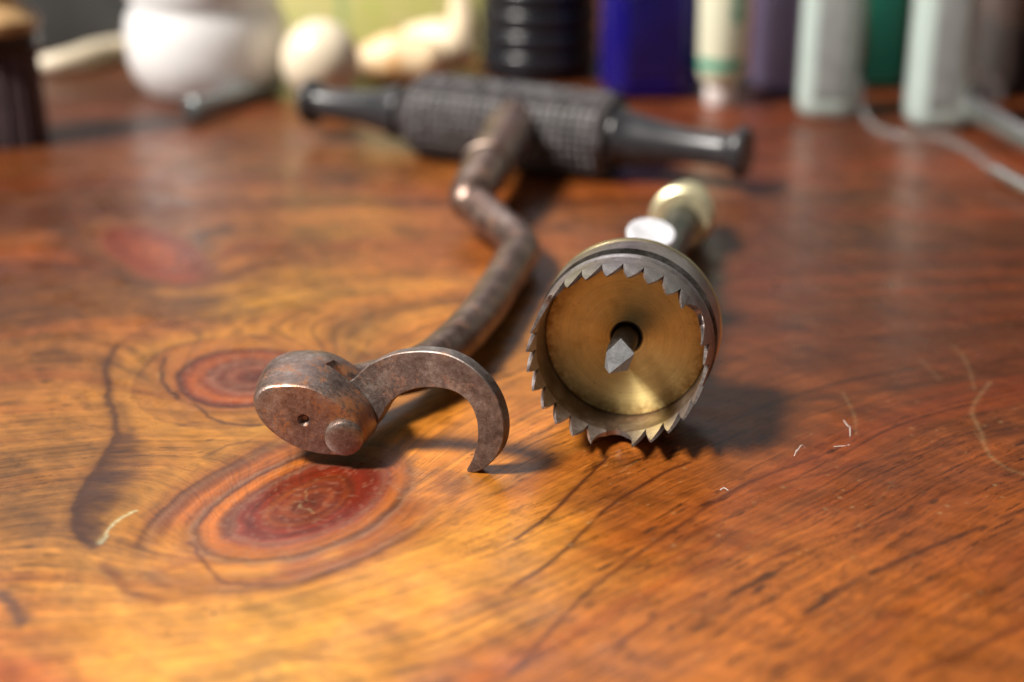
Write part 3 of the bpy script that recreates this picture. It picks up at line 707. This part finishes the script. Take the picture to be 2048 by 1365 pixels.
# ivory stick
p, q = at(85, 148), at(275, 118)
solo(make('letter_opener', tube([(p.x-.4, p.y, .24), (p.x+.6, p.y+.15, .28), (q.x-.5, q.y, .30), (q.x+1.2, q.y+.6, .28)], [.12, .30, .36, .30, .3], 20, 6), M['ivory']), 'flat ivory coloured stick lying between the brush and white jar', 'stick')
# dark box at the back
p = at(175, 112)
db = thing('storage_box', 'dark grey box standing behind the ivory coloured stick', 'box', (p.x, p.y+2.2, 0))
make('box_body', box(p.x-.3, p.y+2.2, 0, 5.2, 4, 5), M['dark_box'], db); make('lid', box(p.x-.3, p.y+2.2, 5.01, 5.3, 4.1, .5), M['dark_box'], db)
p = at(245, 100)
standing('glass_vial', 'narrow pale glass vial standing beside the dark grey box', 'vial', 243, 108, .25, [('vial_body', [(.02, 0), (.02, .22), (.08, .27), (3.2, .27), (3.4, .18), (3.8, .18), (3.8, 0)], M['aqua']), ('stopper', [(3.81, 0), (3.81, .2), (4.2, .2), (4.2, 0)], M['ivory'])], 24)
# yellow green packet
p = at(752, 118); pk = thing('paper_packet', 'yellow green printed packet standing upright behind the cream shells', 'packet', (p.x, p.y+.6, 0))
pk['_org'] = [p.x, p.y+.6, 0]
make('packet_body', box(p.x, p.y+.6, 0, 6.1, 1.0, 5.4, R(-2), .06), M['packet'], pk)
make('top_fold', box(p.x, p.y+.6, 5.41, 6.0, .3, .5, R(-2), .04), M['packet'], pk)
# round cream ball and shells
p = at(640, 212); r_ = .98
bl = thing('ball', 'round pale cream ball standing just behind the thin handle end', 'ball', (p.x, p.y+.55, 0))
make('ball_body', lathe([(0, 0)]+[(1.02-1.02*math.cos(math.pi*i/24), r_*math.sin(math.pi*i/24)) for i in range(1, 24)]+[(2.04, 0)], (p.x, p.y+.55, 0), seg=48), M['ivory'], bl)
make('ball_foot', lathe([(-.0, 0), (.01, .6), (.16, .66), (.25, .5)], (p.x, p.y+.55, 0), seg=40), M['ivory'], bl)
def blob(name, label, cat, pts, rads, mat):
    return solo(make(name, tube(pts, rads, 28, 8), mat), label, cat)
a, b = at(742, 178), at(800, 178)
solo(make('seashell', tube([(a.x-.45, a.y+.3, .62), (a.x+.3, a.y+.35, .66), (b.x, b.y+.3, .72), (b.x+.8, b.y+.2, .66), (b.x+1.2, b.y+.2, .5)], [.35, .66, .70, .6, .2], 28, 8), M['stained']), 'cream seashell with orange stain lying in front of the packet', 'shell')
a = at(905, 150)
hs = thing('horned_shell', 'cream shell with an upright pointed horn beside the black ribbed tin', 'shell', (a.x, a.y, 0))
make('shell_body', tube([(a.x-1.3, a.y+.3, .9), (a.x-.6, a.y+.2, .85), (a.x+.1, a.y, .75), (a.x+.55, a.y-.1, .5)], [.35, .62, .68, .35], 28, 8), M['cream'], hs)
make('horn', tube([(a.x+.15, a.y, .7), (a.x+.28, a.y+.05, 1.4), (a.x+.22, a.y+.1, 2.1), (a.x+.05, a.y+.15, 2.7)], [.52, .42, .26, .06], 24, 8), M['cream'], hs)
# black ribbed tin
prof = [(.02, 0), (.02, 1.45), (.08, 1.52)]
z = .25
while z < 3.2:
    prof += [(z, 1.50), (z+.03, 1.55), (z+.08, 1.59), (z+.16, 1.612), (z+.26, 1.618), (z+.36, 1.612), (z+.44, 1.59), (z+.49, 1.55), (z+.52, 1.50)]; z += .56
prof += [(z+.1, 1.5), (z+.1, 0)]
standing('ribbed_tin', 'glossy black ribbed round tin with brown top beside the blue bottle', 'tin', 1078, 166, 1.45, [('tin_body', prof, M['black_gloss']), ('lid', [(z+.11, 0), (z+.11, 1.6), (z+.5, 1.6), (z+.55, 1.4), (z+.55, 0)], M['tan_wood'])], 72)
def bottle(name, label, px, py, w, d, h, mat, rz=0, neck=.3, capm=None, wall=True, group=None, bev=None, fill=None):
    p = at(px, py); y = p.y+d/2; x = p.x*y/p.y
    t = thing(name, label, 'bottle', (x, y, 0), group)
    n = 40; e = 3.2 if bev is None else bev
    def sq(sx_, sy_, z_, k=1.0):
        L_ = []
        for i in range(n):
            a = 2*math.pi*i/n; ca_, sa_ = math.cos(a), math.sin(a); r_ = (abs(ca_)**e+abs(sa_)**e)**(-1/e)
            L_.append(Matrix.Rotation(rz, 3, 'Z') @ Vector((r_*ca_*sx_, r_*sa_*sy_, z_))+Vector((x, y, 0)))
        return L_
    W_, D_ = w/2, d/2
    Ls = [sq(W_*.6, D_*.6, .02), sq(W_*.8, D_*.8, .05), sq(W_*.93, D_*.93, .16), sq(W_*.98, D_*.98, .3), sq(W_, D_, .45), sq(W_, D_, h*.72), sq(W_*.9, D_*.9, h*.77), sq(neck*1.2, neck*1.2, h*.82), sq(neck, neck, h*.86), sq(neck, neck, h*.96), sq(neck*1.25, neck*1.25, h*.965), sq(neck*1.25, neck*1.25, h)]
    make('bottle_body', stack(Ls), mat, t, angle=50)
    if wall:   # the hollow inside
        Li = [sq(W_*.70, D_*.70, .42), sq(W_*.80, D_*.80, .55), sq(W_*.80, D_*.80, h*.70), sq(W_*.6, D_*.6, h*.76), sq(neck*.7, neck*.7, h*.85), sq(neck*.7, neck*.7, h*.99)]
        vs, fs = stack(Li); o = make('hollow', (vs, [tuple(reversed(f)) for f in fs]), mat, t, angle=50)
        o.data.flip_normals()
    if fill: Lf = [sq(W_*.58, D_*.58, .6), sq(W_*.66, D_*.66, .75), sq(W_*.66, D_*.66, h*.68), sq(W_*.6, D_*.6, h*.69)]; make('tone_core', stack(Lf), fill, t, angle=50)  # added opaque core, its tone stands in for light through glass
    if fill:  # added panel, toned darker so the glass edges seem lit
        pm = M['shade_navy'] if mat is M['cobalt'] else M['shade_grey']; off = 0
        pw, z0_, z1_ = W_*(1.15 if mat is M['cobalt'] else 1.05), .55, h*.68
        vs, fs = box(0, 0, z0_, pw, .06, z1_-z0_, 0, .025); rt_ = Matrix.Rotation(rz, 3, 'Z')
        make('shade_panel', ([rt_ @ (Vector(v)+Vector((off, -D_*1.0, 0)))+Vector((x, y, 0)) for v in vs], fs), pm, t)
    if capm: make('stopper', lathe([(h+.002, 0), (h+.002, neck*1.3), (h+.5, neck*1.4), (h+.55, 0)], (x, y, 0), seg=32), capm, t)
    return t
bottle('blue_bottle', 'cobalt blue glass bottle standing beside the black ribbed tin', 1298, 204, 2.55, 1.8, 7.5, M['cobalt'], R(4), .5, M['ivory'], fill=M['navy'])
bottle('violet_bottle', 'pale violet glass bottle half hidden behind the cream tube', 1545, 190, 1.35, 1.3, 6.0, M['violet'], 0, .3, M['ivory'])
bottle('aqua_bottle', 'frosted aqua glass bottle beside the violet bottle, farther of the two', 1648, 243, 1.42, 1.1, 7.0, M['aqua'], R(-4), .3, M['ivory'], group='frosted aqua bottles', fill=M['pale_core'])
bottle('green_bottle', 'dark green glass bottle standing between the two frosted aqua bottles', 1762, 182, 1.2, 1.1, 5.6, M['green_glass'], 0, .3, M['ivory'])
bottle('aqua_bottle', 'frosted aqua glass bottle beside the silver tube, nearer of the two', 1866, 264, 1.42, 1.1, 7.0, M['aqua'], R(4), .3, M['ivory'], group='frosted aqua bottles', fill=M['pale_core'])
bottle('clear_bottle', 'clear glass bottle behind the nearer frosted aqua bottle', 1962, 205, 1.5, 1.4, 6.5, M['clear'], 0, .35, M['ivory'], bev=2)
# cream tube standing on its cap
p = at(1437, 216); y = p.y+.3; x = p.x*y/p.y
tu = thing('ointment_tube', 'cream tube with green lettering standing on its white cap', 'tube', (x, y, 0)); tu['_org'] = [x, y, 0]
tu.location = (x*CM, y*CM, 0)
make('tube_body', lathe([(.52, 0), (.52, .36), (.7, .50), (.95, .56), (3, .60), (6, .62), (6.4, .6), (6.4, 0)], (x, y, 0), seg=40), M['tube'], tu)
make('cap', lathe([(.01, 0), (.01, .33), (.06, .36), (.45, .36), (.51, .3), (.51, 0)], (x, y, 0), seg=40), plain('white_cap', (.78, .72, .7), .4), tu)
# wire loop and silver tube
wp = [at(1722, 165, .5), at(1724, 215, .25), at(1745, 252, .1), at(1800, 270, .09), at(1870, 272, .09), at(1930, 298, .09), at(1985, 340, .09), at(2030, 372, .1), at(2090, 410, .1)]
wr_ = thing('wire', 'thin bent silvery wire curving round the nearer aqua bottle', 'wire', tuple(wp[4]))
make('wire_strand', tube(wp, .085, 14, 8), M['clear'], wr_)
make('wire_end', tube([at(1990, 345, .16), at(2090, 400, .16)], .16, 20, 1), M['silver'], wr_)
a, b = at(1945, 222, .35), at(2120, 322, .35)
solo(make('silver_tube', tube([a, b], .34, 28, 1), M['silver']), 'polished silver tube lying beside the nearer aqua bottle', 'tube')
p = at(2035, 190)
bb = thing('wooden_case', 'black and red brown case standing at the far table corner', 'case', (p.x+1.2, p.y+1.5, 0))
make('case_body', box(p.x+1.4, p.y+1.5, 0, 4, 3, 1.7), M['black_board'], bb); make('case_lid', box(p.x+1.4, p.y+1.5, 1.705, 4.05, 3.05, 2.4), M['brown_board'], bb)
# lint fibres
def lint(px, py, pts, r_, label):
    o = at(px, py); P = [(o.x+a, o.y+b, max(c, r_)) for a, b, c in pts]
    return solo(make('lint_fibre', tube(P, r_, 6, 6), M['lint']), label, 'lint', 'lint fibres on the wood')
lint(1590, 910, [(-.02, -.06, .01), (.02, .02, .06), (.03, .06, .02), (.10, .12, .08), (.16, .14, .03)], .0035, 'curled white lint fibre on bare wood in front of the saw shadow')
lint(1700, 868, [(-.02, -.1, .01), (.0, .05, .08), (.01, .2, .02), (-.03, .30, .06)], .0035, 'thin upright lint fibre on the wood past the saw shadow')
lint(1690, 895, [(-.15, 0, .01), (-.02, -.02, .03), (.05, .05, .01), (.06, .03, .02)], .003, 'short flat lint fibre lying beside the thin upright one')
lint(1448, 982, [(-.05, 0, .01), (.0, .02, .03), (.05, -.01, .01)], .004, 'tiny lint crumb on a dark pore mark near the saw')
# wall far behind
w = make('wall', box(0, 150, -60, 420, 2, 50), M['wall'], smooth=False); w['kind'] = 'structure'
for o in bpy.data.objects:
    if '_org' in o: del o['_org']
print('verts table', nx*ny)
